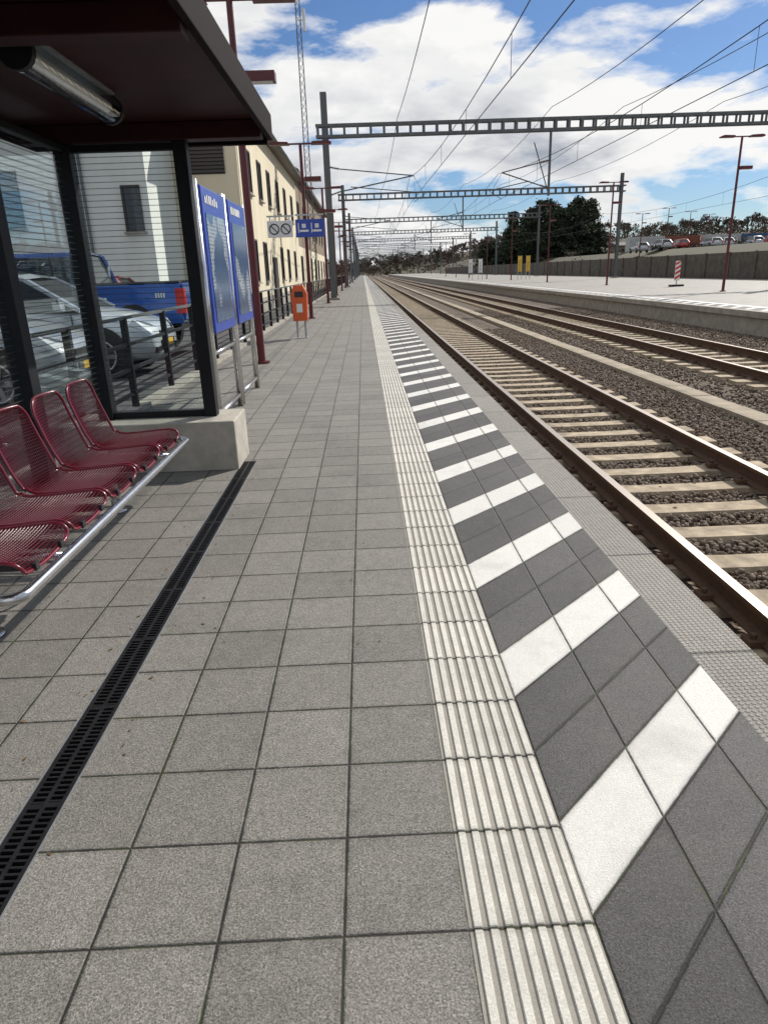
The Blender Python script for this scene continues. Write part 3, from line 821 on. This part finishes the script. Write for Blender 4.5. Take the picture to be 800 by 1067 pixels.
tboard(19.2,88,m_yellow,2.7,.45); tboard(20.2,88,m_yellow,2.7,.45); tboard(15.5,95,m_white,2.6,.5); tboard(14.2,95,m_white,2.6,.5)

# ------------------------------------------------------------ terrain
m_hill=simple('hillside',(.05,.043,.027),.95,var=.4,scale=.03,c2=(.075,.068,.035))
def terr(name,x0,x1,y0,y1,nx,ny,fn,mat):
    X=np.linspace(x0,x1,nx);Y=np.linspace(y0,y1,ny); XX,YY=np.meshgrid(X,Y); ZZ=fn(XX,YY)
    V=np.stack([XX,YY,ZZ],-1).reshape(-1,3)
    i=np.arange(ny-1)[:,None]*nx+np.arange(nx-1)[None]; i=i.ravel()
    Fc=np.stack([i,i+1,i+nx+1,i+nx],-1)
    return npmesh(name,V,Fc,mat)
def ss(t): t=np.clip(t,0,1); return t*t*(3-2*t)
def hillz(x,y):
    return -1.2+ss((y-400)/140)*(3+12*ss((x+30)/150)+1.5*np.sin(x/50.)+1.2*np.sin(x/23.+y/60.))
terr('hill',-900,1300,400,1300,110,60,hillz,m_hill)
def embz(x,y): return -1.0+4.2*ss((x-31)/14)+ss((y-215)/110)*ss((x-40)/45)*8.5+ss((x-120)/160)*7
terr('embankment',30.2,500,-20,402,60,60,embz,m_hill)

# bare trees
def bare_template(seed):
    rr=random.Random(seed); segs=[]
    def grow(p,d,l,r,lev):
        q=p+d*l; segs.append((p,q,r,r*.7))
        if lev==0: return
        n=3 if lev>1 else 4
        for i in range(n):
            nd=(d+Vector((rr.uniform(-1,1),rr.uniform(-1,1),rr.uniform(-.25,.7)))*.8).normalized()
            grow(p.lerp(q,rr.uniform(.5,1)),nd,l*rr.uniform(.6,.8),r*.6,lev-1)
    grow(Vector((0,0,0)),Vector((0,0,1)),2.6,.2,5)
    V=[];Fc=[]
    for p,q,r0,r1 in segs:
        d=(q-p).normalized(); a=d.orthogonal().normalized(); b_=d.cross(a); o=len(V)
        r0=max(r0,.06); r1=max(r1,.045)
        for k in range(3):
            t=k*2.094; e=a*math.cos(t)+b_*math.sin(t); V+=[p+e*r0,q+e*r1]
        for k in range(3):
            j=(k+1)%3; Fc.append((o+2*k,o+2*j,o+2*j+1,o+2*k+1))
    return np.array([tuple(v) for v in V]),np.array(Fc)
T=[bare_template(s) for s in range(4)]
m_bark=simple('bare_branches',(.085,.066,.05),.9,var=.3,scale=.05)
def forest(name,spots):
    Vs,Fs=[],[];o=0
    for (x,y,z,s) in spots:
        V,Fc=random.choice(T); a=random.uniform(0,6.28); c,sn=math.cos(a),math.sin(a)
        W=V*np.array([s*1.2,s*1.2,s]); W=np.stack([W[:,0]*c-W[:,1]*sn+x,W[:,0]*sn+W[:,1]*c+y,W[:,2]+z],-1)
        Vs.append(W);Fs.append(Fc+o);o+=len(W)
    npmesh(name,np.concatenate(Vs),np.concatenate(Fs),m_bark)
sp=[]
for i in range(260):
    x=random.uniform(-30,330); y=random.uniform(420,570); sp.append((x,y,float(hillz(x,y)),random.uniform(.9,1.5)))
for i in range(230):
    x=random.uniform(50,330); y=random.uniform(250,395); sp.append((x,y,float(embz(x,y)),random.uniform(.8,1.25)))
for i in range(40):
    x=random.uniform(-30,8); y=random.uniform(335,400); sp.append((x,y,-1,random.uniform(.6,.9)))
forest('distant_trees',sp)
def leafmat(name,ca,cb):
    m,g,b,pos,geo=newmat(name)
    c=g.mix(geo.outputs['Random Per Island'],ca,cb); g.put(b.inputs['Base Color'],c); b.inputs['Roughness'].default_value=.85
    return m
m_leaf=leafmat('conifer_foliage',(.009,.018,.009),(.042,.062,.026)); m_trunk=simple('tree_trunk',(.06,.04,.03),.9)
m_scrub=leafmat('scrub_foliage',(.035,.030,.02),(.11,.09,.055))
def quads(C,s,flat=.6):
    n=len(C); u=rng.normal(size=(n,3)); u/=np.linalg.norm(u,axis=1)[:,None]; w_=rng.normal(size=(n,3)); v=np.cross(u,w_); v/=np.linalg.norm(v,axis=1)[:,None]
    s=s[:,None]; V=np.stack([C+u*s,C+v*s*flat,C-u*s,C-v*s*flat],1).reshape(-1,3)
    return V,np.arange(4*n).reshape(-1,4)
def scrub(name,nclump,xr,yr,zf,hmin,hmax,per,q):
    cx=rng.uniform(*xr,nclump); cy=rng.uniform(*yr,nclump); h=rng.uniform(hmin,hmax,nclump)
    C=[]
    for a,b_,hh in zip(cx,cy,h):
        d=rng.normal(size=(per,3))*np.array([hh*.45,hh*.45,hh*.3]); d[:,2]=np.abs(d[:,2])+rng.uniform(0,hh*.5,per)
        C.append(d+np.array([a,b_,float(zf(a,b_))]))
    C=np.concatenate(C); V,Fc=quads(C,rng.uniform(q*.5,q,len(C))); npmesh(name,V,Fc,m_scrub)
scrub('hillside_scrub',700,(-60,420),(400,600),hillz,3,7,60,.9)
scrub('embankment_scrub',200,(31,110),(60,390),embz,.6,1.6,60,.22)
scrub('woodland_scrub',300,(50,330),(240,395),embz,3,5.5,60,.6)
# conifers
def conifer(x,y,z,h,rad):
    r=root('pine_tree',(x,y,z)); mb=MB(); mb.cyl((0,0,0),(0,0,h*.97),.24,m_trunk,r1=.03,n=8)
    C=[]
    nb=int(h*8)
    for i in range(nb):
        t=random.uniform(.03,1)**.85; zz=h*t; L=rad*(1-t)**.5*random.uniform(.5,1.2)+.3; a=random.uniform(0,6.28)
        d=Vector((math.cos(a),math.sin(a),-.12+random.uniform(-.1,.3)))
        mb.cyl((0,0,zz),tuple(Vector((0,0,zz))+d*L*.9),.04,m_trunk,r1=.01,n=4,caps=False)
        n=int(12+L*13); tt=rng.uniform(.1,1.05,n)[:,None]
        C.append(np.array([0,0,zz])+np.array(tuple(d))*L*tt+rng.normal(size=(n,3))*np.array([.35,.35,.25]))
    C=np.concatenate(C); V,Fc=quads(C,rng.uniform(.2,.45,len(C)),.55)
    mb.build('trunk',r); npmesh('foliage',V,Fc,m_leaf,r)
for i in range(21):
    x=33+i*1.4+random.uniform(-.6,.6); y=185+random.uniform(-9,12)
    conifer(x,y,float(embz(x,y)),random.uniform(10,14.0)*(1 if 3<i<19 else .65),random.uniform(3.6,5.0))
# industrial
def shed(x0,x1,y0,y1,h,mat,name='warehouse'):
    z=float(embz((x0+x1)/2,(y0+y1)/2)); r=root(name); mb=MB(); mb.box(x0,x1,y0,y1,z-1.5,z+h,mat); mb.build('walls',r)
    mb=MB(); mb.prism([(y0-.4,z+h),(y1+.4,z+h),(y1+.4,z+h+.2),((y0+y1)/2,z+h+1.2),(y0-.4,z+h+.2)],'x',x0-.4,x1+.4,m_roof); mb.build('roof',r)
    mb=MB()
    xx=x0+1
    while xx<x1-2: mb.box(xx,xx+1.6,y0-.06,y0-.005,z+h*.45,z+h*.75,m_win); xx+=3
    mb.build('windows',r)
m_greyR=simple('grey_cladding',(.28,.29,.29),.6,var=.1,scale=.5)
shed(70,100,172,184,2.6,m_greyR); shed(104,127,200,212,3.0,m_whiteR); shed(76,84,215,223,3.0,m_brownR,'distant_house'); shed(90,98,222,230,3.2,m_cream,'distant_house')
for i in range(9):
    x=43+i*3.3+random.uniform(-.4,.4); y=112+random.uniform(-2,2)
    hatchback('parked_car',(x,y,float(embz(x,y))),math.pi/2+random.uniform(-.1,.1),random.choice([m_pale,m_silver,m_redc,m_silver]))
def container(x,y,mat,L=6.0,rot=0.0):
    z=float(embz(x,y)); r=root('storage_container',(x,y,z),rot); mb=MB()
    mb.box(-L/2,L/2,-1.2,1.2,.1,2.5,mat); mb.build('body',r)
    mb=MB(); xx=-L/2+.15
    while xx<L/2-.2: mb.box(xx,xx+.12,-1.24,-1.2005,.25,2.35,mat); xx+=.28
    for a in (-L/2,L/2-.1):
        mb.box(a,a+.1,-1.26,-1.245,.05,2.55,mat)
    mb.build('corrugation_and_posts',r)
m_cbl=simple('blue_container_paint',(.05,.10,.20),.6,var=.2); m_cgr=simple('pale_container_paint',(.45,.46,.45),.6,var=.15); m_crd=simple('rust_container_paint',(.22,.07,.04),.6,var=.25)
for i,(x,m_) in enumerate(((50,m_cgr),(57,m_crd),(63.5,m_cgr),(70,m_cbl))): container(x,128+(i%2)*1.5,m_,rot=random.uniform(-.08,.08))
for i in range(4): lamp(40+i*7.5,104+i*9,h=6.0,hb=4.8).location.z=float(embz(40+i*7.5,104+i*9))
print('DONE',len(bpy.data.objects))
